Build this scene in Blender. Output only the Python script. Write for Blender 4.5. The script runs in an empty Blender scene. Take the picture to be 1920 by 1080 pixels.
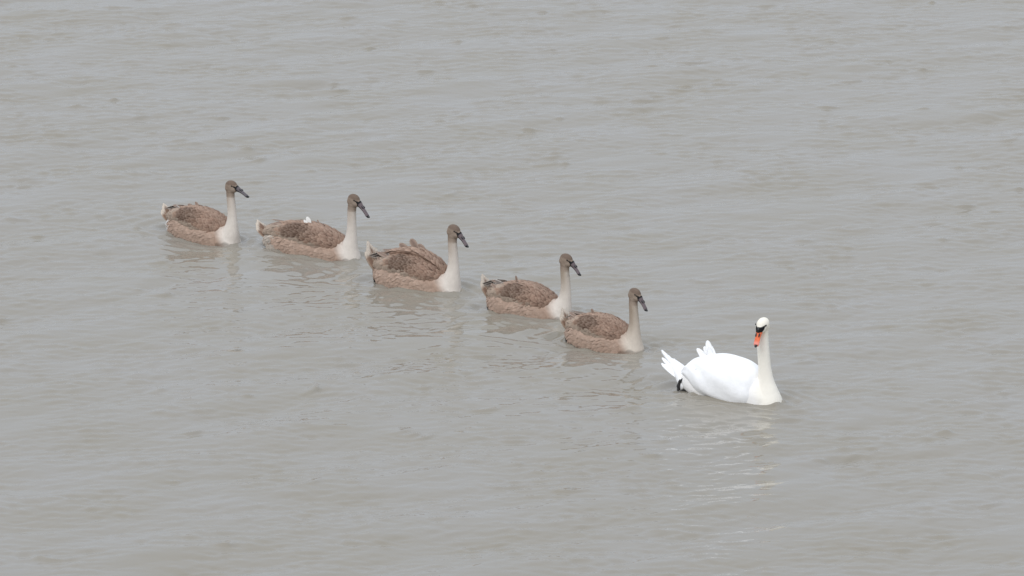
import bpy, math, random
import numpy as np
from mathutils import Vector, Matrix

random.seed(7)
RNG = np.random.default_rng(11)
S = bpy.context.scene
COL = S.collection
R = math.radians

# ------------------------------------------------------------------ camera
PITCH, DIST, FPX = R(14.0), 60.0, 12600.0
cam_d = bpy.data.cameras.new('camera')
cam = bpy.data.objects.new('camera', cam_d)
COL.objects.link(cam)
cam.location = (0, -DIST * math.cos(PITCH), DIST * math.sin(PITCH))
cam.rotation_euler = (math.pi / 2 - PITCH, 0, 0)
cam_d.sensor_width = 36.0
cam_d.lens = FPX / 1920 * 36
cam_d.clip_start, cam_d.clip_end = 1.0, 9000
cam_d.dof.use_dof = True
cam_d.dof.focus_distance = 59.0
cam_d.dof.aperture_fstop = 6.3
S.camera = cam

# ------------------------------------------------------------------ sky and sun (overcast)
SUN_EL, SUN_AZ = R(48), R(205)        # azimuth measured from +Y, clockwise
world = bpy.data.worlds.new('World')
S.world = world
world.use_nodes = True
wn, wl = world.node_tree.nodes, world.node_tree.links
wn.clear()
out = wn.new('ShaderNodeOutputWorld')
bg = wn.new('ShaderNodeBackground')
bg.inputs['Strength'].default_value = 0.1
sky = wn.new('ShaderNodeTexSky')
sky.sky_type = 'NISHITA'
sky.sun_disc = False
sky.sun_elevation = SUN_EL
sky.sun_rotation = SUN_AZ
sky.air_density, sky.dust_density, sky.ozone_density = 1.0, 4.0, 1.0
# cloud deck: a nearly even grey-white layer, brighter overhead, over the clear sky
tc = wn.new('ShaderNodeTexCoord')
sep = wn.new('ShaderNodeSeparateXYZ')
wl.new(tc.outputs['Generated'], sep.inputs[0])
cr = wn.new('ShaderNodeMapRange')
cr.inputs['From Min'].default_value = 0.0
cr.inputs['From Max'].default_value = 1.0
cr.inputs['To Min'].default_value = 6.5
cr.inputs['To Max'].default_value = 12.6
wl.new(sep.outputs['Z'], cr.inputs['Value'])
cn = wn.new('ShaderNodeTexNoise')
cn.inputs['Scale'].default_value = 3.0
cn.inputs['Detail'].default_value = 4
wl.new(tc.outputs['Generated'], cn.inputs['Vector'])
cm = wn.new('ShaderNodeMapRange')
cm.inputs['To Min'].default_value = 0.86
cm.inputs['To Max'].default_value = 1.14
wl.new(cn.outputs['Fac'], cm.inputs['Value'])
mul = wn.new('ShaderNodeMath'); mul.operation = 'MULTIPLY'
wl.new(cr.outputs[0], mul.inputs[0]); wl.new(cm.outputs[0], mul.inputs[1])
tint = wn.new('ShaderNodeVectorMath'); tint.operation = 'SCALE'
tint.inputs[0].default_value = (0.922, 0.996, 1.110)
wl.new(mul.outputs[0], tint.inputs['Scale'])
mix = wn.new('ShaderNodeMix'); mix.data_type = 'RGBA'
mix.inputs['Factor'].default_value = 0.92
wl.new(sky.outputs[0], mix.inputs['A'])
wl.new(tint.outputs[0], mix.inputs['B'])
wl.new(mix.outputs['Result'], bg.inputs['Color'])
wl.new(bg.outputs[0], out.inputs['Surface'])

sun_d = bpy.data.lights.new('sun', 'SUN')
sun = bpy.data.objects.new('sun', sun_d)
COL.objects.link(sun)
sun_d.energy = 1.3
sun_d.angle = R(40)
sun_d.color = (1.0, 0.975, 0.95)
sd = Vector((math.sin(SUN_AZ) * math.cos(SUN_EL), math.cos(SUN_AZ) * math.cos(SUN_EL), math.sin(SUN_EL)))
sun.rotation_euler = sd.to_track_quat('Z', 'Y').to_euler()

S.view_settings.view_transform = 'Standard'
S.view_settings.look = 'None'
S.view_settings.exposure = 0.0
S.view_settings.gamma = 1.0
S.view_settings.use_curve_mapping = False
S.cycles.max_bounces = 8

# ------------------------------------------------------------------ helpers
def at(px, py):
    """point of the water plane seen at a pixel of the 1920 x 1080 photograph"""
    dx, dy = (px - 960) / FPX, (540 - py) / FPX
    c, s = math.cos(PITCH), math.sin(PITCH)
    d = Vector((dx, c + dy * s, -s + dy * c))
    t = -cam.location.z / d.z
    return cam.location + d * t

def spline(xs, ys):
    xs, ys = np.array(xs, float), np.array(ys, float)
    m = np.gradient(ys, xs)
    def f(x):
        x = np.clip(np.asarray(x, float), xs[0], xs[-1])
        i = np.clip(np.searchsorted(xs, x) - 1, 0, len(xs) - 2)
        h = xs[i + 1] - xs[i]
        t = (x - xs[i]) / h
        return ((2*t**3 - 3*t**2 + 1) * ys[i] + (t**3 - 2*t**2 + t) * h * m[i]
                + (-2*t**3 + 3*t**2) * ys[i+1] + (t**3 - t**2) * h * m[i+1])
    return f

def sstep(a, b, x):
    t = np.clip((x - a) / (b - a), 0, 1)
    return t * t * (3 - 2 * t)

def lerp(a, b, t):
    a, b = np.asarray(a, float), np.asarray(b, float)
    t = np.asarray(t)[..., None] if np.ndim(t) else t
    return a * (1 - t) + b * t

def loft(rings):
    """rings: (n, m, 3) closed rings -> verts, faces with end caps"""
    rings = np.asarray(rings)
    n, m, _ = rings.shape
    v = rings.reshape(-1, 3)
    f = []
    for i in range(n - 1):
        for j in range(m):
            k = (j + 1) % m
            f.append((i*m + j, i*m + k, (i+1)*m + k, (i+1)*m + j))
    f.append(tuple(range(m))[::-1])
    f.append(tuple((n-1)*m + j for j in range(m)))
    return v, f

def ellipsoid(c, r, nu=20, nv=14):
    rings = []
    for i in range(nv):
        a = -math.pi/2 + math.pi * (i + 0.3) / (nv - 0.4)
        rr, x = math.cos(a), math.sin(a)
        rings.append([(x*r[0] + c[0], rr*math.cos(t)*r[1] + c[1], rr*math.sin(t)*r[2] + c[2])
                      for t in np.linspace(0, 2*math.pi, nu, endpoint=False)])
    return loft(rings)

def join(parts):
    V, F, o = [], [], 0
    for v, f in parts:
        V.append(np.asarray(v)); F += [tuple(i + o for i in q) for q in f]; o += len(v)
    return np.concatenate(V), F

def new_mesh(name, v, f, col=None, smooth=True):
    me = bpy.data.meshes.new(name)
    me.from_pydata([tuple(p) for p in v], [], f)
    me.update()
    if smooth:
        me.polygons.foreach_set('use_smooth', [True] * len(me.polygons))
    if col is not None:
        set_col(me, col)
    return me

def set_col(me, col, mottle=1.0):
    a = me.color_attributes.new('plumage', 'FLOAT_COLOR', 'POINT')
    c = np.ones((len(me.vertices), 4), np.float32)
    c[:, :3] = col
    c[:, 3] = mottle
    a.data.foreach_set('color', c.ravel())

def link(name, me, mat, parent=None):
    o = bpy.data.objects.new(name, me)
    COL.objects.link(o)
    if mat is not None and not me.materials:
        me.materials.append(mat)
    if parent: o.parent = parent
    return o

def remesh(v, f, voxel, smooth):
    me = new_mesh('tmp', v, f)
    o = bpy.data.objects.new('tmp', me); COL.objects.link(o)
    m = o.modifiers.new('r', 'REMESH'); m.mode = 'VOXEL'; m.voxel_size = voxel
    s = o.modifiers.new('s', 'SMOOTH'); s.iterations = smooth; s.factor = 0.5
    dg = bpy.context.evaluated_depsgraph_get()
    res = bpy.data.meshes.new_from_object(o.evaluated_get(dg))
    bpy.data.objects.remove(o); bpy.data.meshes.remove(me)
    res.polygons.foreach_set('use_smooth', [True] * len(res.polygons))
    return res

def coords(me):
    a = np.empty(len(me.vertices) * 3); me.vertices.foreach_get('co', a)
    return a.reshape(-1, 3)

# ------------------------------------------------------------------ materials
def principled(name):
    m = bpy.data.materials.new(name); m.use_nodes = True
    nt = m.node_tree
    return m, nt.nodes, nt.links, nt.nodes['Principled BSDF']

def plumage_mat(name, mott, bump, scale_vec, rough=0.85, sheen=0.0):
    m, n, l, b = principled(name)
    at_ = n.new('ShaderNodeAttribute'); at_.attribute_name = 'plumage'
    tcn = n.new('ShaderNodeTexCoord')
    mp = n.new('ShaderNodeMapping'); mp.inputs['Scale'].default_value = scale_vec
    l.new(tcn.outputs['Object'], mp.inputs['Vector'])
    n1 = n.new('ShaderNodeTexNoise'); n1.inputs['Scale'].default_value = 1.0
    n1.inputs['Detail'].default_value = 5; n1.inputs['Roughness'].default_value = 0.65
    l.new(mp.outputs[0], n1.inputs['Vector'])
    n2 = n.new('ShaderNodeTexNoise'); n2.inputs['Scale'].default_value = 22
    n2.inputs['Detail'].default_value = 4
    l.new(tcn.outputs['Object'], n2.inputs['Vector'])
    ad = n.new('ShaderNodeMath'); ad.operation = 'ADD'
    l.new(n1.outputs['Fac'], ad.inputs[0]); l.new(n2.outputs['Fac'], ad.inputs[1])
    mr = n.new('ShaderNodeMapRange')
    mr.inputs['From Min'].default_value = 0.7; mr.inputs['From Max'].default_value = 1.3
    mr.inputs['To Min'].default_value = 1 - mott; mr.inputs['To Max'].default_value = 1 + mott
    l.new(ad.outputs[0], mr.inputs['Value'])
    sc = n.new('ShaderNodeVectorMath'); sc.operation = 'SCALE'
    mx = n.new('ShaderNodeMix'); mx.data_type = 'FLOAT'
    mx.inputs[2].default_value = 1.0
    l.new(at_.outputs['Alpha'], mx.inputs[0]); l.new(mr.outputs[0], mx.inputs[3])
    l.new(at_.outputs['Color'], sc.inputs[0]); l.new(mx.outputs[0], sc.inputs['Scale'])
    l.new(sc.outputs[0], b.inputs['Base Color'])
    b.inputs['Roughness'].default_value = rough
    b.inputs['Specular IOR Level'].default_value = 0.15
    b.inputs['Sheen Weight'].default_value = sheen
    bp = n.new('ShaderNodeBump'); bp.inputs['Strength'].default_value = bump
    bp.inputs['Distance'].default_value = 0.012
    l.new(ad.outputs[0], bp.inputs['Height'])
    l.new(bp.outputs[0], b.inputs['Normal'])
    return m

def plain_mat(name, col, rough, spec=0.5):
    m, n, l, b = principled(name)
    ns = n.new('ShaderNodeTexNoise'); ns.inputs['Scale'].default_value = 60
    mr = n.new('ShaderNodeMapRange'); mr.inputs['To Min'].default_value = 0.75; mr.inputs['To Max'].default_value = 1.25
    l.new(ns.outputs['Fac'], mr.inputs['Value'])
    sc = n.new('ShaderNodeVectorMath'); sc.operation = 'SCALE'
    sc.inputs[0].default_value = col
    l.new(mr.outputs[0], sc.inputs['Scale']); l.new(sc.outputs[0], b.inputs['Base Color'])
    b.inputs['Roughness'].default_value = rough
    b.inputs['Specular IOR Level'].default_value = spec
    return m

M_BODY = plumage_mat('cygnet_plumage', 0.17, 0.32, (38, 60, 16))
M_FEATH = plumage_mat('cygnet_feather', 0.12, 0.2, (20, 90, 60))
M_WHITE = plumage_mat('white_plumage', 0.035, 0.22, (12, 26, 20), 0.9)
M_BILL = plumage_mat('bill_horn', 0.12, 0.1, (30, 30, 30), 0.55)
M_BLACK = plain_mat('black_skin', (0.012, 0.012, 0.013), 0.45)
M_EYE = plain_mat('eye_gloss', (0.01, 0.007, 0.005), 0.06)

# ------------------------------------------------------------------ swan anatomy
class Hull:
    """closed body of superelliptic sections along x"""
    def __init__(s, rows, e=0.86):
        a = np.array(rows, float)
        s.x0, s.x1, s.e = a[0, 0], a[-1, 0], e
        s.zb, s.zt, s.hw, s.zc = (spline(a[:, 0], a[:, i]) for i in (1, 2, 3, 4))
    def p(s, x, phi, dy=0.0):
        c, sn = np.cos(phi), np.sin(phi)
        cc = np.sign(c) * np.abs(c)**s.e; ss = np.sign(sn) * np.abs(sn)**s.e
        zt, zb, zc, hw = s.zt(x), s.zb(x), s.zc(x), s.hw(x)
        return np.stack([x + 0*phi, dy + hw*cc, zc + np.where(sn > 0, zt - zc, zc - zb)*ss], -1)
    def rings(s, n=36, m=32):
        ph = np.linspace(0, 2*np.pi, m, endpoint=False)
        return [s.p(np.full(m, x), ph) for x in np.linspace(s.x0, s.x1, n)]

#            x     zbot   ztop   halfw  zmid
CYG_HULL = [(-.385, .055, .085, .018, .07), (-.36, .02, .120, .055, .07), (-.30, -.035, .170, .110, .06), (-.20, -.08, .215, .155, .06),
            (-.06, -.10, .235, .180, .06), (.08, -.10, .225, .178, .05), (.20, -.10, .185, .158, .04),
            (.30, -.09, .125, .130, .02), (.36, -.07, .07, .105, .01), (.40, -.045, .035, .07, .0), (.42, -.02, .0, .03, -.01)]
CYG_WING = [(-.36, .06, .17, .07, .08), (-.28, .05, .215, .125, .09), (-.17, .03, .252, .160, .10), (-.04, .02, .268, .176, .10),
            (.08, .02, .252, .173, .09), (.18, .02, .208, .150, .08), (.26, .02, .150, .112, .06), (.30, .03, .115, .08, .05)]
WH_HULL = [(-.46, .05, .09, .03, .07), (-.39, .00, .15, .105, .07), (-.27, -.06, .23, .170, .07), (-.13, -.10, .27, .185, .07),
           (.02, -.11, .28, .195, .06), (.16, -.11, .25, .185, .05), (.27, -.11, .19, .16, .04), (.37, -.10, .10, .125, .02),
           (.43, -.08, .04, .09, .0), (.47, -.05, .0, .05, -.02), (.485, -.03, -.012, .02, -.02)]
WH_WING = [(-.43, .02, .150, .05, .08), (-.36, .0, .232, .125, .10), (-.24, -.06, .298, .182, .10), (-.12, -.08, .326, .206, .10), (0, -.09, .332, .214, .09),
           (.12, -.09, .308, .210, .08), (.20, -.08, .265, .190, .07), (.26, -.07, .215, .165, .06), (.31, -.06, .150, .125, .05)]

def rot(yaw, pitch, roll=0.0):
    """yaw to the left, pitch downwards"""
    return np.array((Matrix.Rotation(yaw, 3, 'Z') @ Matrix.Rotation(pitch, 3, 'Y') @ Matrix.Rotation(roll, 3, 'X')))

FEATHER_CACHE = {}
def feather_mesh(kind, base, edge, tip, tipstart, mat, wid=0.24, camber=0.10, droop=0.10):
    """one unit-length feather along +X, a thin closed leaf with a raised shaft"""
    if kind in FEATHER_CACHE: return FEATHER_CACHE[kind]
    xs = np.array([0, .2, .45, .7, .88, .97, 1.0]); ws = np.array([.25, .75, 1, .95, .68, .36, .07]) * wid / 2
    V, C, F = [], [], []
    for side, th in ((1, 0.0), (-1, -0.012)):
        for x, w in zip(xs, ws):
            for t in (-1, -.5, 0, .5, 1):
                V.append((x, t*w, -camber*w*2*t*t - droop*x*x + th + (0.008 if (t == 0 and side > 0) else 0)))
                c = np.array(edge if abs(t) == 1 else base, float)
                if x > tipstart: c = np.array(tip, float)
                C.append(c * ((0.8 if base[0] < .6 else .97) if (t == 0 and side > 0) else 1))
    n = len(xs)
    for s_ in (0, 1):
        o = s_ * n * 5
        for i in range(n - 1):
            for j in range(4):
                q = (o+i*5+j, o+i*5+j+1, o+(i+1)*5+j+1, o+(i+1)*5+j)
                F.append(q[::-1] if s_ == 0 else q)
    for i in range(n - 1):
        for j in (0, 4):
            q = (i*5+j, (i+1)*5+j, n*5+(i+1)*5+j, n*5+i*5+j)
            F.append(q if j == 0 else q[::-1])
    for i in (0, n-1):
        for j in range(4):
            F.append((i*5+j, i*5+j+1, n*5+i*5+j+1, n*5+i*5+j))
    me = new_mesh(kind, V, F, C)
    me.materials.append(mat)
    FEATHER_CACHE[kind] = me
    return me

def put_feather(name, me, parent, base, direction, length, width=1.0, up=(0, 0, 1)):
    o = bpy.data.objects.new(name, me); COL.objects.link(o); o.parent = parent
    X = Vector(direction).normalized(); Z = Vector(up)
    Y = Z.cross(X).normalized(); Z = X.cross(Y).normalized()
    M = Matrix((X, Y, Z)).transposed().to_4x4()
    o.matrix_local = Matrix.Translation(base) @ M @ Matrix.Diagonal((length, length*width, length, 1))
    return o

def covert_tiles(surf, us, vs, length, width, colf, lift=0.004, ang=0.0):
    """rows of small overlapping feather tips on surf(u,v), all pointing towards +u"""
    V, F, C = [], [], []
    for i, u in enumerate(us):
        for j, v in enumerate(vs):
            uu = u + RNG.normal(0, .008); vv = v + (0.5*(vs[1]-vs[0]) if i % 2 else 0) + RNG.normal(0, .010)
            if not (0.01 < vv < 0.99): continue
            P = surf(uu, vv); du = surf(uu + .01, vv) - P; dv = surf(uu, vv + .01) - P
            du = du / (np.linalg.norm(du) + 1e-9); dv = dv / (np.linalg.norm(dv) + 1e-9)
            nrm = np.cross(du, dv); nrm /= np.linalg.norm(nrm) + 1e-9
            if np.dot(nrm, P - np.array([P[0], 0, .05])) < 0: nrm = -nrm
            a = ang + RNG.normal(0, .16); d = du*math.cos(a) + dv*math.sin(a); w = dv*math.cos(a) - du*math.sin(a)
            L = length * RNG.uniform(.8, 1.25); W = width * RNG.uniform(.85, 1.2); h = lift * RNG.uniform(.5, 1.5)
            base, edge = colf(uu, vv, P)
            o = len(V)
            for (x, y, z, cc) in ((0, -.35, .0, base), (0, .35, .0, base), (.55, -.5, .7, edge), (.55, 0, .95, base), (.55, .5, .7, edge),
                                  (.9, -.28, .9, edge), (.9, .28, .9, edge), (1.0, 0, 1.0, edge)):
                V.append(P + d*(x*L) + w*(y*W) + nrm*(z*h + .0015)); C.append(cc)
            F += [(o, o+1, o+3), (o, o+3, o+2), (o+1, o+4, o+3), (o+2, o+3, o+5), (o+3, o+4, o+6), (o+3, o+6, o+5), (o+5, o+6, o+7)]
    return np.array(V), F, np.array(C)

def make_swan(name, label, cat, spec, group=None):
    white = spec.get('white', False)
    root = bpy.data.objects.new(name, None); COL.objects.link(root)
    root.empty_display_size = 0.2
    root['label'] = label; root['category'] = cat
    if group: root['group'] = group
    h = R(spec['heading']); s = spec['scale']
    root.rotation_euler = (0, 0, -h); root.scale = (s, s, s)
    hull = Hull(WH_HULL if white else CYG_HULL)
    breast = hull.x1 - (.005 if not white else .015)
    g = at(*spec['breast'])
    root.location = (g.x - s*breast*math.cos(h), g.y + s*breast*math.sin(h), spec.get('z', 0.0))
    lx = spec.get('lx', 1.0)*1.09                       # body length factor behind the neck

    MB = M_WHITE if white else M_BODY
    MF = M_WHITE if white else M_FEATH
    # ---- neck and head, one surface with the body
    nk = np.array(spec['neck'], float)             # x, y, z, r
    tt = np.linspace(0, 1, len(nk)); T = np.linspace(0, 1, 40)
    N = np.stack([spline(tt, nk[:, i])(T) for i in range(4)], -1)
    tang = np.gradient(N[:, :3], axis=0); tang /= np.linalg.norm(tang, axis=1)[:, None]
    rings = []
    for q, t in zip(N, tang):
        e1 = np.array([0, 1.0, 0]); e2 = np.cross(t, e1); e2 /= np.linalg.norm(e2); e1 = np.cross(e2, t)
        rings.append([q[:3] + q[3]*(math.cos(a)*e1*.93 + math.sin(a)*e2*1.07) for a in np.linspace(0, 2*np.pi, 24, endpoint=False)])
    hp = np.array(spec['head'], float); hR = rot(R(spec['head_yaw']), R(spec['head_pitch']), R(spec.get('head_roll', 0)))
    hs = spec.get('head_scale', 1.0)
    H = lambda v: (np.asarray(v) * hs) @ hR.T + hp
    hull_v, hull_f = loft(hull.rings())
    hull_v = hull_v.copy(); hull_v[:, 0] = np.where(hull_v[:, 0] < .25, .25 + (hull_v[:, 0] - .25)*lx, hull_v[:, 0])
    parts = [(hull_v, hull_f), loft(rings)]
    if white:
        ell = [((0, 0, .0), (.062, .043, .046)), ((.028, 0, -.012), (.050, .037, .036)), ((.058, 0, -.016), (.032, .026, .027)),
               ((-.012, 0, -.022), (.048, .040, .038))]
    else:
        ell = [((0, 0, 0), (.062, .044, .053)), ((.020, 0, -.022), (.052, .039, .040)), ((.048, 0, -.014), (.036, .028, .032)),
               ((-.018, 0, -.024), (.046, .041, .040))]
    for c, r_ in ell:
        v, f = ellipsoid(c, r_); parts.append((H(v), f))
    V, F = join(parts)
    me = remesh(V, F, 0.0055, 6)
    P = coords(me)
    # ---- plumage colours by feather tract
    q = (P - hp) @ hR / hs                          # head frame
    dN = np.linalg.norm(P[:, None, ::2] - N[None, :, [0, 2]], axis=2)
    ti = T[dN.argmin(1)]
    neckw = sstep(-.06, .045, P[:, 0] - (spec['front'] - .55*np.clip(P[:, 2] - .08, -.2, .05))) * 1.0
    neckw = np.maximum(neckw, sstep(.17, .21, P[:, 2]) * (P[:, 0] > .26))
    headw = sstep(.125, .085, np.linalg.norm(q * [1, 1, .95], axis=1)) * (P[:, 2] > hp[2] - .11)
    if white:
        body = np.array([.92, .90, .875]); cream = np.array([.86, .82, .73])
        c = lerp(body, cream, neckw)
        c = lerp(c, np.array([.86, .81, .70]), headw)
    else:
        flank = lerp(np.array(spec.get('flank', (.405, .288, .222))), (.31, .225, .172), sstep(.10, .19, P[:, 2]))
        pale = np.array(spec.get('pale', (.66, .60, .535))); dusk = np.array(spec.get('dusk', (.38, .31, .25)))
        lo, hi = spec.get('dusk_from', (.35, .95))
        nc = lerp(pale, dusk, sstep(lo, hi, ti) * (1 - .45*sstep(.0, .035, P[:, 0] - np.interp(ti, T, N[:, 0]))))
        c = lerp(flank, nc, neckw)
        # pale down below the tail
        c = lerp(c, np.array(spec.get('vent', (.42, .36, .30))), sstep(-.27, -.34, P[:, 0]/lx) * sstep(.13, .06, P[:, 2]))
        hc = lerp(np.array([.265, .203, .157]), np.array([.165, .120, .092]), sstep(.006, .026, q[:, 2] + .25*q[:, 0]*0))
        hc = lerp(hc, np.array([.35, .28, .225]), sstep(.02, -.02, q[:, 2]) * sstep(-.03, .02, q[:, 0]) * .7)
        chin = np.exp(-((q[:, 2] + .058)/.007)**2) * sstep(-.06, .0, q[:, 0])
        hc = lerp(hc, np.array([.17, .13, .10]), chin * .55)
        c = lerp(c, hc, headw)
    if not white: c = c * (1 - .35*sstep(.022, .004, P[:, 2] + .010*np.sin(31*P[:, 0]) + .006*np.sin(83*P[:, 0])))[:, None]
    ex, ez = .030, .010                             # eye
    w = (.004 if white else .0025) + np.clip(q[:, 0] - ex, 0, .06)**(1 if white else 1.25) * (.38 if white else .75)
    zl = ez - (q[:, 0] - ex) * (.45 if white else .55)
    lore = (sstep(1.12, .88, np.abs(q[:, 2] - zl) / w) * sstep(ex - .008, ex, q[:, 0])) * headw
    c = lerp(c, np.array([.012, .012, .012]), lore)
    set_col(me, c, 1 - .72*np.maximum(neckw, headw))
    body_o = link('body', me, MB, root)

    if not white:
        def fsurf(u, v):
            x = .27 - .60*np.clip(u, 0, 1.03); ph = -.30 + (.74 + .16*np.sin(9*u + spec['seed']) + .30*sstep(.62, .85, u) - .22*sstep(.22, .0, u))*v
            p = hull.p(x, np.asarray(ph, float), 0.0)
            p[..., 0] = np.where(p[..., 0] < .25, .25 + (p[..., 0] - .25)*lx, p[..., 0])
            return p
        for sy in (-1, 1):
            fc = np.array(spec.get('flank', (.405, .288, .222)))
            def fcol(u, v, P_):
                j = RNG.uniform(.88, 1.10)
                if 'vent' in spec and RNG.random() < sstep(-.25, -.33, P_[0]/lx):
                    vc = np.array(spec['vent'])*RNG.uniform(.8, 1.15); return vc, vc
                return fc*j, lerp(fc*j, np.array([.54, .43, .35]), .35*RNG.random())
            tv, tf, tcx = covert_tiles(fsurf, np.linspace(.02, .98, 24), np.linspace(.02, .98, 12), .060, .026, fcol, .0045, -.6)
            tv = tv * [1, sy, 1]
            fo = link('flank_feathers', new_mesh('flank_feathers', tv, tf, tcx), M_FEATH, body_o)
            fo['kind'] = 'stuff'

    # ---- bill
    L = spec.get('bill', .135) * hs
    bR = hR @ rot(0, R(spec.get('bill_drop', 27)))
    b0 = H((.056 if not white else .052, 0, -.014))
    sx = np.linspace(0, 1, 26)
    k = hs * (1.02 if not white else .96)
    bw = spline([0, .12, .4, .7, .88, .96, 1], [.027, .025, .020, .021, .021, .015, .003])(sx) * k
    bt = spline([0, .12, .4, .7, .9, 1], [.030, .026, .013, .009, .007, .001])(sx) * k
    bb = spline([0, .12, .4, .7, .9, 1], [-.028, -.024, -.016, -.012, -.010, -.004])(sx) * k
    bz = -.010 * sx**2 * 2 * k
    ang = np.linspace(0, 2*np.pi, 20, endpoint=False)
    br = [[(x*L, w_*math.cos(a), z_ + (t_ if math.sin(a) > 0 else -b_)*math.sin(a)) for a in ang] for x, w_, t_, b_, z_ in zip(sx, bw, bt, bb, bz)]
    bv, bf = loft(br)
    X = bv[:, 0] / L
    low = np.tile(np.sin(ang), len(sx)); side = np.tile(np.abs(np.cos(ang)), len(sx))
    if white:
        bc = np.tile(np.array([.80, .185, .085]), (len(bv), 1))
        bc = lerp(bc, np.array([.80, .30, .24]), sstep(.62, .85, X))
        blk = sstep(.07, .03, X)
        blk = np.maximum(blk, sstep(.30, .22, X) * (side < .45) * (low > 0))
        blk = np.maximum(blk, sstep(.88, .93, X) * (side < .72) * (low > 0))
    else:
        bc = np.tile(np.array(spec.get('bill_col', (.150, .118, .122))), (len(bv), 1))
        blk = sstep(.13, .08, X)
        blk = np.maximum(blk, sstep(.86, .92, X))
        blk = np.maximum(blk, (low < -.25) * .85)
    bc = lerp(bc, np.array([.013, .013, .014]), blk)
    bill = link('bill', new_mesh('bill', bv @ bR.T + b0, bf, bc), M_BILL, root)
    TB = lambda v: np.asarray(v) @ bR.T + b0
    for sy in (-1, 1):
        v, f = ellipsoid((.36*L, sy*.0125*k, .010*k), (.017*k, .006*k, .006*k), 10, 8)
        link('nostril', new_mesh('nostril', TB(v), f), M_BLACK, bill)
    v, f = ellipsoid((.975*L, 0, (-.0125)*k), (.012*k, .010*k, .008*k), 12, 8)
    link('bill_nail', new_mesh('bill_nail', TB(v), f), M_BLACK, bill)
    if white:
        v, f = ellipsoid((.05*L, 0, .021*k), (.022*k, .011*k, .012*k), 14, 10)
        link('bill_knob', new_mesh('bill_knob', TB(v), f), M_BLACK, bill)
    for sy in (-1, 1):
        v, f = ellipsoid((ex - .002, sy*.0395, ez + .001), (.0072, .0045, .0066), 12, 8)
        link('eye', new_mesh('eye', H(v), f), M_EYE, root)

    # ---- wings
    wh = Hull(WH_WING if white else CYG_WING, .88)
    ylift = spec.get('wing_lift', {-1: 1.0, 1: 1.0})
    flank_c = np.array(spec.get('flank', (.36, .285, .225))) * .90
    for sy in (-1, 1):
        lift = ylift[sy]
        x0, x1 = wh.x1 - .005, wh.x0
        plo = spline([0, .12, .35, .6, .8, 1], [.35, .0, -.16, -.05, .18, .42] if not white else [-.7, -1.0, -1.0, -.75, -.10, .35])
        phi_top = 1.87
        def surf(u, v, off=0.0, sy=sy):
            u = np.asarray(u, float); v = np.asarray(v, float)
            x = x0 + (x1 - x0)*np.clip(u, 0, 1.05)
            lo = plo(np.clip(u, 0, 1))
            ph = lo + (phi_top - lo)*v
            p = wh.p(x, ph, dy=.012)
            zc = wh.zc(x)
            p[..., 2] = np.where(p[..., 2] > zc, zc + (p[..., 2] - zc)*lift, p[..., 2])
            dip = (sstep(.40, 0, v) * .024 + sstep(.14, 0, u) * .014) if not white else (sstep(.25, 0, v) * .022*(1 + 0*u) + sstep(.10, 0, u) * .03)
            rad = np.stack([0*x, p[..., 1], p[..., 2] - zc], -1)
            rad /= np.linalg.norm(rad, axis=-1, keepdims=True) + 1e-9
            p = p + rad * (off - dip)[..., None] if np.ndim(dip) else p + rad * (off - dip)
            p[..., 0] = np.where(p[..., 0] < .25, .25 + (p[..., 0] - .25)*lx, p[..., 0])
            p[..., 1] *= sy
            return p
        nu, nv = 56, 36
        U, W = np.meshgrid(np.linspace(0, 1, nu), np.linspace(0, 1, nv), indexing='ij')
        outer = surf(U, W); inner = surf(U, W, -.03)
        # uneven feather masses
        bulge = (.006*np.sin(9*U + 4*W + spec['seed']) * np.sin(5*W + 7*U*W) + .004*np.sin(23*W - 9*U + 1.3*spec['seed']))
        outer = surf(U, W, bulge * sstep(0, .15, W) * (0.9 if white else 0.8))
        Vw = np.concatenate([outer.reshape(-1, 3), inner.reshape(-1, 3)])
        Fw = []
        n0 = nu*nv
        for i in range(nu - 1):
            for j in range(nv - 1):
                qd = (i*nv+j, (i+1)*nv+j, (i+1)*nv+j+1, i*nv+j+1)
                Fw.append(qd if sy > 0 else qd[::-1])
                qi = tuple(n0 + a for a in qd)
                Fw.append(qi[::-1] if sy > 0 else qi)
        bd = [(i, 0) for i in range(nu)] + [(nu-1, j) for j in range(1, nv)] + [(i, nv-1) for i in range(nu-2, -1, -1)] + [(0, j) for j in range(nv-2, 0, -1)]
        for a in range(len(bd)):
            (i, j), (k_, l_) = bd[a], bd[(a+1) % len(bd)]
            Fw.append((i*nv+j, n0+i*nv+j, n0+k_*nv+l_, k_*nv+l_))
        if white:
            wc = lambda u, v: np.broadcast_to(np.array([.90, .90, .90]), np.shape(u) + (3,))
        else:
            dk, md, sh = (np.array(spec.get(a_, b_)) for a_, b_ in (('dark', (.100, .060, .042)), ('mid', (.30, .196, .142)), ('shoulder', (.242, .152, .110))))
            def wc(u, v):
                u = np.asarray(u, float); v = np.asarray(v, float)
                # dark oval of scapulars in the middle, lighter coverts behind and above
                d = np.sqrt(((u - .50 + .12*v)/.25)**2 + ((v - .46)/.38)**2)
                c_ = lerp(lerp(md, sh, sstep(.5, .1, u)), dk, sstep(1.10, .80 - .75*sstep(.58, .36, u), d))
                fl = np.maximum(sstep(.70, .74, u + .05*np.sin(14*v)) * sstep(.85, .55, v), sstep(.155, .115, v - .10*np.sin(3.1*u) + .02*np.sin(25*u)) * sstep(.12, .3, u))
                c_ = lerp(c_, flank_c, fl * .9)
                c_ = lerp(c_, np.array([.33, .225, .17]), sstep(.66, .95, v) * .6)
                return c_
        colw = wc(U, W).reshape(-1, 3)
        wing = link('wing', new_mesh('wing', Vw, Fw, np.concatenate([colw, colw])), MB, root)
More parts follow.
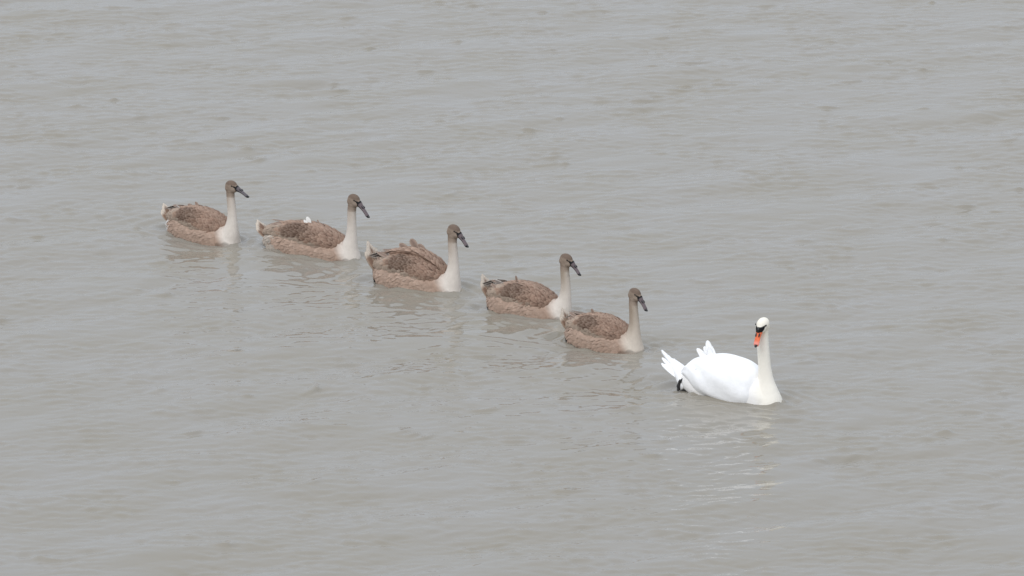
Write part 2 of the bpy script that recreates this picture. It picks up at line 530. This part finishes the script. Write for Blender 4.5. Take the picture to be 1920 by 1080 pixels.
        # coverts: too small to pick apart singly
        def colf(u, v, P_):
            b_ = wc(u, v)
            if white: return b_, b_*1.0
            j = RNG.uniform(.88, 1.12)
            return b_*j*.92, lerp(b_*j, np.array([.56, .44, .345]), .12 + .16*RNG.random())
        if not white:
            tv, tf, tcx = covert_tiles(surf, np.linspace(.05, .92, 19), np.linspace(.12, .95, 15), .062, .034, colf, .0085)
            t_o = link('covert_feathers', new_mesh('covert_feathers', tv, tf, tcx, smooth=False), MF, wing)
            t_o['kind'] = 'stuff'
        # tertials and secondaries closing the rear of the wing
        if white:
            fm = feather_mesh('white_feather', (.90, .90, .90), (.88, .88, .88), (.90, .90, .90), .9, M_WHITE, .30)
        else:
            fm = feather_mesh('brown_feather', (.245, .175, .138), (.36, .28, .225), (.36, .275, .22), .95, M_FEATH, .26)
        nf = 8
        for a in range(nf):
            v_ = .26 + .70*a/(nf - 1)
            p = surf(.70 + .05*(a % 2), v_, -.004); p2 = surf(.95, v_*.9 + .10, -.004)
            d = p2 - p; d[2] += .02 if white else RNG.uniform(.02, .085)
            up = p - np.array([p[0], 0, .0])
            put_feather('feather', fm, wing, p, d, (.20 if white else .165) * RNG.uniform(.9, 1.1), .95, up)
        # scapulars: broad dark feathers laid over the folded wing
        if not white:
            sm_ = feather_mesh('scapular_feather', dk*1.0, dk*1.5, dk*1.35, .93, M_FEATH, .36, .10, .10)
            for a in range(9):
                r_i, c_i = divmod(a, 3)
                u0, v0 = .37 + .085*c_i + RNG.normal(0, .012), .28 + .20*r_i + (.06 if c_i % 2 else 0) + RNG.normal(0, .02)
                p = surf(u0, v0, .004); p2 = surf(u0 + .18, v0 - .02, .009)
                put_feather('feather', sm_, wing, p, p2 - p, .125*RNG.uniform(.9, 1.15), 1.0, p - np.array([p[0], 0, .04]))
        # primaries: long dark-grey (white in the adult) quills crossing over the tail base
        if not white:
            pm = feather_mesh('primary_feather', (.20, .168, .148), (.66, .60, .54), (.50, .45, .40), .95, M_FEATH, .16, .12, .62)
            for a in range(spec.get('primaries', 3)):
                b_ = np.array([(-.165 - .012*a - .25)*lx + .25, sy*(.10 - .016*a), (.205 + .014*a)])
                d = np.array([-1.0, -sy*(.20 - .05*a), .30 - .03*a])
                put_feather('feather', pm, wing, b_, d, .20 + .008*a, 1.1, (0, sy*1.5, 1))
    # ---- loose feathers standing off the back
    for (b_, d, L_, wd, kind) in spec.get('tufts', []):
        if kind == 'white': fm = feather_mesh('white_feather', (.90,)*3, (.88,)*3, (.9,)*3, .9, M_WHITE, .30)
        elif kind == 'down': fm = feather_mesh('down_feather', (.74, .72, .68), (.78, .76, .73), (.78, .76, .73), .9, M_FEATH, .30)
        else: fm = feather_mesh('brown_feather', (.245, .175, .138), (.36, .28, .225), (.36, .275, .22), .95, M_FEATH, .26)
        put_feather('feather', fm, body_o, b_, d, L_, wd*1.35, (.35, -.85, .40))
    # ---- tail
    tb = np.array(spec.get('tail_base', (-.345, 0, .085)), float)
    tb[0] = .25 + (tb[0] - .25)*lx
    el, tl, spread = R(spec.get('tail_el', 56)), spec.get('tail_len', .19), spec.get('tail_spread', .17)
    if white:
        tm = feather_mesh('white_tail_feather', (.90,)*3, (.88,)*3, (.9,)*3, .9, M_WHITE, .20, .1, .06)
    else:
        tm = feather_mesh('tail_feather', (.255, .165, .118), (.47, .37, .285), (.66, .575, .48), .87, M_FEATH, .30, .1, .02)
    nt_ = 9
    for a in range(nt_):
        f_ = (a/(nt_-1)*2 - 1)
        d = np.array([-math.cos(el)*math.cos(f_*spread), math.sin(f_*spread), math.sin(el) - .16*abs(f_)])
        b_ = tb + np.array([.02*abs(f_), f_*.045, -.012*abs(f_)])
        put_feather('tail_feather', tm, root, b_, d, tl*(1 - .22*abs(f_))*(RNG.uniform(.95, 1.05) if not white else (1.04, .86, 1.0, .80)[a % 4]), 1.0, (math.sin(el), f_*.5, math.cos(el)))
    # tail coverts: a soft cone under and over the tail
    cr_ = []
    for t in np.linspace(0, 1, 10):
        cpt = tb + np.array([-math.cos(el), 0, math.sin(el)]) * (t*tl*(.86 if white else .72) - .06)
        r_ = (.074*(1 - t)**.75 + .012) * (1.3 if white else 1)
        u_ = np.array([math.sin(el), 0, math.cos(el)])
        cr_.append([cpt + np.array([0, 1, 0])*r_*1.15*math.cos(a) + u_*r_*.72*math.sin(a) for a in np.linspace(0, 2*np.pi, 16, endpoint=False)])
    v, f = loft(cr_)
    tcc = np.tile(np.array([.9, .9, .9] if white else spec.get('tail_cov', (.31, .225, .175))), (len(v), 1))
    link('tail_coverts', new_mesh('tail_coverts', v, f, tcc), MB, root)
    # ---- foot trailing at the stern
    if spec.get('foot', True):
        fx = .25 + (spec.get('foot_x', -.335) - .25)*lx
        fy = spec.get('foot_y', -.055); fz = spec.get('foot_z', .055); fl = spec.get('foot_len', .085)
        prt = []
        for a in ((-.38, 0, .38) if not white else (-.6, 0, .6)):                    # three toes
            rr = []
            for t in np.linspace(0, 1, 9):
                c_ = np.array([fx - .018*math.sin(t*2.6), fy + math.sin(a)*t*fl*.6, fz + .02 - t*fl])
                r_ = (.0095 if not white else .015)*(1 - .45*t) + .002*math.sin(t*14)
                rr.append([c_ + np.array([math.cos(b)*r_, math.sin(b)*r_, 0]) for b in np.linspace(0, 2*np.pi, 8, endpoint=False)])
            prt.append(loft(rr))
        web = []
        for t in np.linspace(.12, .93, 8):          # the web between them
            y_ = math.sin(.38 if not white else .6)*t*fl*.6; x_ = fx - .018*math.sin(t*2.6); z_ = fz + .02 - t*fl
            web.append([(x_ + .004*sx_, fy + yy*y_, z_) for yy, sx_ in ((-1, 0), (-.5, 1), (0, 1.4), (.5, 1), (1, 0), (.5, -1), (0, -1.4), (-.5, -1))])
        prt.append(loft(web))
        leg = [[np.array([fx + .055*(1-t), fy*(1 - .1*t), fz + .035 - .015*t*t]) + np.array([0, math.cos(b)*.011, math.sin(b)*.011])
                for b in np.linspace(0, 2*np.pi, 8, endpoint=False)] for t in np.linspace(0, 1, 6)]
        prt.append(loft(leg))
        v, f = join(prt)
        link('foot', new_mesh('foot', v, f), M_BLACK, root)
    return root

CN = [(.285, 0, -.05, .142), (.306, 0, .03, .121), (.330, 0, .10, .086), (.345, 0, .17, .060), (.350, 0, .25, .046), (.345, 0, .34, .041), (.336, 0, .43, .039), (.336, 0, .50, .040)]
def neck(dx_top=0.0, dz=0.0, thick=1.0, dy_top=0.0, bend=0.0):   # dz stretches the neck
    r_ = []
    for i, (x, y, z, rr) in enumerate(CN):
        t = i/(len(CN)-1)
        r_.append((x + dx_top*t + bend*math.sin(math.pi*t)*(t > .25), y + dy_top*t*t, z*(1 + dz*t), rr*(thick if i > 2 else 1)))
    return r_

GROUP = 'brown cygnets swimming in a line behind the adult swan'
swans = []
def cyg(label, dh=0.0, dz=.02, bend=0.0, **k):
    base = dict(heading=25, scale=1.0, neck=neck(dh, dz, bend=bend), head=(.350 + dh, 0, .535 + dz*.5), head_yaw=0, head_pitch=10, front=.30, seed=1.0)
    base.update(k)
    r = make_swan('cygnet', label, 'cygnet', base, GROUP)
    swans.append((r, base)); return r

cyg('brown cygnet swimming last at the far end of the line, its bill held nearly level',
    bend=.008, tail_el=52, dz=.025, heading=43, scale=.985, breast=(444, 458), bill=.15, head_pitch=2, bill_drop=19, head_yaw=12, seed=1.0, lx=1.06,
    vent=(.62, .58, .54), foot=False, dusk_from=(.48, 1.0), bill_col=(.120, .106, .112),
    tufts=[((-.13, .05, .245), (-.7, .1, .55), .09, 1.0, 'brown'), ((-.17, .03, .24), (-1, .1, .25), .12, .9, 'brown')])
cyg('brown cygnet with a wispy white tuft standing up on its back, second from far end',
    bend=-.014, tail_el=48, dz=.04, dh=.03, heading=35, scale=1.01, bill=.162, breast=(670, 488), head_pitch=12, bill_drop=28, head_yaw=0, seed=2.3, lx=1.28,
    vent=(.46, .40, .34), foot=False, dusk_from=(.5, 1.05), primaries=1,
    tufts=[((-.10, -.01, .255), (-.45, 0, .8), .085, 1.2, 'down'), ((-.105, -.03, .255), (-.62, -.1, .6), .07, 1.0, 'down'), ((-.05, .05, .26), (-.4, .2, .5), .05, .9, 'brown')])
cyg('bulky brown cygnet with ruffled far wing raised behind its back, third in the line',
    dz=.015, dh=.012, tail_el=66, tail_len=.27, heading=33, scale=1.04, breast=(861, 549), head_pitch=14, bill_drop=26, head_yaw=-2, seed=3.9, lx=1.02,
    wing_lift={-1: 1.05, 1: 1.32}, dusk_from=(.45, 1.0), primaries=4,
    tufts=[((-.16, .09, .27), (-.85, .1, .42), .13, 1.25, 'brown'), ((-.08, .10, .29), (-.60, .05, .7), .12, 1.5, 'brown'), ((.0, .1, .30), (-.8, .1, .38), .10, 1.3, 'brown')])
cyg('brown cygnet with arched pale-edged grey flight feathers over its tail, fourth in the line',
    bend=.010, dz=.0, dh=.035, tail_el=66, tail_len=.23, heading=30, scale=.99, breast=(1067, 597), head_pitch=14, bill_drop=27, head_yaw=0, seed=5.1, lx=.96,
    dusk_from=(.35, .9), dusk=(.34, .275, .21), primaries=4,
    tufts=[((-.115, .0, .255), (-.2, 0, .9), .07, .9, 'brown'), ((-.06, -.03, .275), (-.7, -.25, -.05), .06, .45, 'down')])
cyg('brown cygnet with white flecks on its back, next behind the white swan',
    bend=-.008, dz=-.03, dh=-.005, tail_el=64, heading=36, tail_len=.205, scale=.965, breast=(1202, 659), head_pitch=16, bill_drop=29, head_yaw=-3, seed=6.6, lx=.93,
    dusk_from=(.15, .8), dusk=(.32, .255, .195), primaries=2, pale=(.60, .53, .45),
    tufts=[((-.10, .0, .25), (-.35, 0, .75), .07, 1.2, 'brown'), ((.03, -.07, .255), (-.8, -.15, .06), .05, .45, 'down'), ((.045, -.09, .235), (-.7, -.3, -.1), .03, .6, 'down')])

W_SPEC = dict(white=True, heading=36, scale=1.0, breast=(1460, 757), head=(.316, -.018, .665), head_yaw=-82, head_pitch=16, head_roll=0,
    bill_drop=36, bill=.124, front=.33, seed=.4, head_scale=1.2,
    neck=[(.34, 0, -.05, .155), (.348, 0, .03, .130), (.348, 0, .10, .095), (.340, 0, .18, .067), (.328, 0, .28, .054), (.316, 0, .39, .051), (.306, 0, .50, .048), (.302, 0, .60, .047), (.308, -.004, .65, .048)],
    tail_base=(-.405, 0, .065), tail_el=44, tail_len=.325, tail_spread=.20, foot_x=-.385, foot_y=-.115, foot_z=.070, foot_len=.088,
    tufts=[((-.21, .0, .28), (-.36, .1, .9), .165, .85, 'white'), ((-.23, -.02, .27), (-.95, .1, .62), .16, .75, 'white'), ((-.22, .01, .28), (-.70, .1, .75), .13, .9, 'white'),
           ((-.22, -.03, .265), (-.80, -.1, .6), .12, 1.0, 'white'), ((-.19, -.02, .27), (-.22, -.1, .85), .12, 1.0, 'white'), ((-.18, .02, .28), (-.5, .0, .85), .15, .7, 'white')])
ws = make_swan('swan', 'white adult swan with orange bill leading the line, head turned towards the viewer', 'swan', W_SPEC)
swans.append((ws, W_SPEC))

# ------------------------------------------------------------------ water: a wave field in real geometry
LX, LY, NX, NY = 16.0, 29.0, 768, 1520
X0, Y0 = -8.0, -12.2
kx = 2*np.pi*np.fft.fftfreq(NX, LX/NX); ky = 2*np.pi*np.fft.fftfreq(NY, LY/NY)
KX, KY = np.meshgrid(kx, ky); KK = np.hypot(KX, KY) + 1e-9; TH = np.arctan2(KY, KX)
def band(lam, bw, direction, power, slope):
    a = np.exp(-(np.log(KK*lam/(2*np.pi))/bw)**2) / KK**2 * KK**0.0
    a *= np.abs(np.cos((TH - direction)/1))**power
    z = (RNG.normal(size=KK.shape) + 1j*RNG.normal(size=KK.shape)) * a
    z[0, 0] = 0
    sx_, sy_ = np.fft.ifft2(1j*KX*z).real, np.fft.ifft2(1j*KY*z).real
    return z * slope / math.sqrt((sx_**2 + sy_**2).mean())
def field(z): return np.fft.ifft2(z).real
def noise_field(lam):
    a = np.exp(-(KK*lam/(2*np.pi))**2)
    n = np.fft.ifft2((RNG.normal(size=KK.shape) + 1j*RNG.normal(size=KK.shape)) * a).real
    return n / n.std()
swell = band(1.15, .42, R(125), 3, .044)
chop = band(.42, .38, R(114), 2.2, .044)
rip = band(.160, .36, R(103), 1.5, .080)
fine = band(.088, .30, R(96), 1.2, .060)
gust = np.clip(1 + .26*noise_field(1.6), .35, 2.0)
gust2 = np.clip(1 + .30*noise_field(.8), .25, 2.2)
h = field(swell) + field(chop)*gust + field(rip)*gust2 + field(fine)*gust2
big = swell + chop
dxs = field(-1j*KX/KK*big)*1.3; dys = field(-1j*KY/KK*big)*1.3
xs = X0 + np.arange(NX)*LX/NX; ys = Y0 + np.arange(NY)*LY/NY
GX, GY = np.meshgrid(xs, ys)
# small steep wavelets whose near face shows the muddy water
for _ in range(260):
    cx, cy = RNG.uniform(X0+1, X0+LX-1), RNG.uniform(Y0+1, Y0+LY-1)
    ln, wd, am, a = RNG.uniform(.04, .15), RNG.uniform(.020, .026), RNG.uniform(.010, .026), R(RNG.normal(18, 16))
    i0, i1 = np.searchsorted(xs, [cx-.6, cx+.6]); j0, j1 = np.searchsorted(ys, [cy-.6, cy+.6])
    ux = (GX[j0:j1, i0:i1]-cx)*math.cos(a) + (GY[j0:j1, i0:i1]-cy)*math.sin(a)
    uy = -(GX[j0:j1, i0:i1]-cx)*math.sin(a) + (GY[j0:j1, i0:i1]-cy)*math.cos(a)
    uy = uy - .35*ux*ux/ln
    prof = np.where(uy < 0, np.exp(-(uy/wd)**2), np.exp(-(uy/(wd*2.6))**2))
    h[j0:j1, i0:i1] += am*np.exp(-(ux/ln)**2)*prof
# bow waves and wakes
for r, sp in swans:
    hd = -r.rotation_euler.z; s = r.scale.x; wh_ = sp.get('white', False)
    fx, fy = math.cos(hd), -math.sin(hd)
    ex_, ey_ = GX - r.location.x, GY - r.location.y
    u = (ex_*fx + ey_*fy)/s; v = (-ex_*fy + ey_*fx)/s
    near = (np.abs(u + 1.0) < 3.2) & (np.abs(v) < 2.2)
    un, vn = u[near], v[near]
    L2, B2 = ((.50, .20) if wh_ else (.42, .18))
    e = np.sqrt((un/L2)**2 + (vn/B2)**2); d = (e - 1)*B2
    k_ = 2*np.pi/.105
    dh = .012*np.exp(-np.clip(d, 0, 9)/.17)*np.cos(k_*d)*(d > -.06)*(.45 + .75*sstep(-.1, .45, un))
    b = L2 - un                                        # distance behind the bow
    arm = np.abs(vn) - (.05 + .30*b)
    dh += .0185*np.exp(-(arm/.085)**2)*np.cos(2*np.pi*arm/.15 + .6)*np.exp(-np.clip(b, 0, 9)/1.1)*(b > 0)
    dh += .0130*np.cos(2*np.pi*(un + L2)/.20)*np.exp(-((vn)/(.12 + .16*np.clip(b - .8, 0, 9)))**2)*np.exp(-np.clip(-un - L2, 0, 9)/.8)*(un < -L2*.9)
    h[near] += dh
    h[near] -= .004*np.exp(-(d/.05)**2)
# calm the edges of the field so that it meets the open sheet
edge = sstep(0, 1.6, np.minimum(np.minimum(GX - X0, X0 + LX*(1-1/NX) - GX), np.minimum(GY - Y0, Y0 + LY*(1-1/NY) - GY)))
PX, PY, PZ = GX + dxs*edge, GY + dys*edge, h*edge
V = np.stack([PX, PY, PZ], -1).reshape(-1, 3)
idx = np.arange(NX*NY).reshape(NY, NX)
Q = np.stack([idx[:-1, :-1], idx[:-1, 1:], idx[1:, 1:], idx[1:, :-1]], -1).reshape(-1, 4)
ring = np.concatenate([idx[0, :-1], idx[:-1, -1], idx[-1, :0:-1], idx[:0:-1, 0]])
B = V[ring].copy(); ctr = np.array([X0 + LX/2, Y0 + LY/2, 0])
levels = []
o = len(V); prev = ring
for mult in (2.0, 6.0, 30.0, 320.0):
    P_ = ctr + (B - ctr)*mult; P_[:, 2] = 0
    V = np.concatenate([V, P_]); cur = np.arange(o, o + len(ring)); o += len(ring)
    levels.append(np.stack([prev, cur, np.roll(cur, -1), np.roll(prev, -1)], -1)); prev = cur
Q = np.concatenate([Q] + levels)
wm = bpy.data.meshes.new('water')
wm.vertices.add(len(V)); wm.vertices.foreach_set('co', V.astype(np.float32).ravel())
wm.loops.add(Q.size); wm.loops.foreach_set('vertex_index', Q.astype(np.int32).ravel())
wm.polygons.add(len(Q)); wm.polygons.foreach_set('loop_start', np.arange(0, Q.size, 4, dtype=np.int32))
wm.polygons.foreach_set('use_smooth', np.ones(len(Q), bool))
wm.update(calc_edges=True)
oa = np.ones(len(V), np.float32); oa[:NX*NY] = 1 - edge.ravel()
wm.attributes.new('open', 'FLOAT', 'POINT').data.foreach_set('value', oa)

m, n, l, b = principled('muddy_water')
geo = n.new('ShaderNodeNewGeometry')
ns = n.new('ShaderNodeTexNoise'); ns.inputs['Scale'].default_value = 0.9; ns.inputs['Detail'].default_value = 6
l.new(geo.outputs['Position'], ns.inputs['Vector'])
rmp = n.new('ShaderNodeValToRGB')
rmp.color_ramp.elements[0].position = .32; rmp.color_ramp.elements[0].color = (.250, .224, .178, 1)
rmp.color_ramp.elements[1].position = .68; rmp.color_ramp.elements[1].color = (.270, .250, .217, 1)
l.new(ns.outputs['Fac'], rmp.inputs['Fac'])
l.new(rmp.outputs[0], b.inputs['Base Color'])
b.inputs['Roughness'].default_value = 0.03
b.inputs['IOR'].default_value = 1.333
nb = n.new('ShaderNodeTexNoise'); nb.inputs['Scale'].default_value = 15; nb.inputs['Detail'].default_value = 3
mpw = n.new('ShaderNodeMapping'); mpw.inputs['Scale'].default_value = (.5, 1, 1)
l.new(geo.outputs['Position'], mpw.inputs['Vector']); l.new(mpw.outputs[0], nb.inputs['Vector'])
bp = n.new('ShaderNodeBump'); bp.inputs['Strength'].default_value = .18; bp.inputs['Distance'].default_value = .006
l.new(nb.outputs['Fac'], bp.inputs['Height'])
# beyond the modelled wave field the same waves go on as relief
op = n.new('ShaderNodeAttribute'); op.attribute_name = 'open'
nw = n.new('ShaderNodeTexNoise'); nw.inputs['Scale'].default_value = 3.2; nw.inputs['Detail'].default_value = 6
l.new(geo.outputs['Position'], nw.inputs['Vector'])
bo = n.new('ShaderNodeBump'); bo.inputs['Distance'].default_value = .09
l.new(op.outputs['Fac'], bo.inputs['Strength']); l.new(nw.outputs['Fac'], bo.inputs['Height'])
l.new(bp.outputs[0], bo.inputs['Normal'])
l.new(bo.outputs[0], b.inputs['Normal'])
water = link('water', wm, m)
water['kind'] = 'structure'
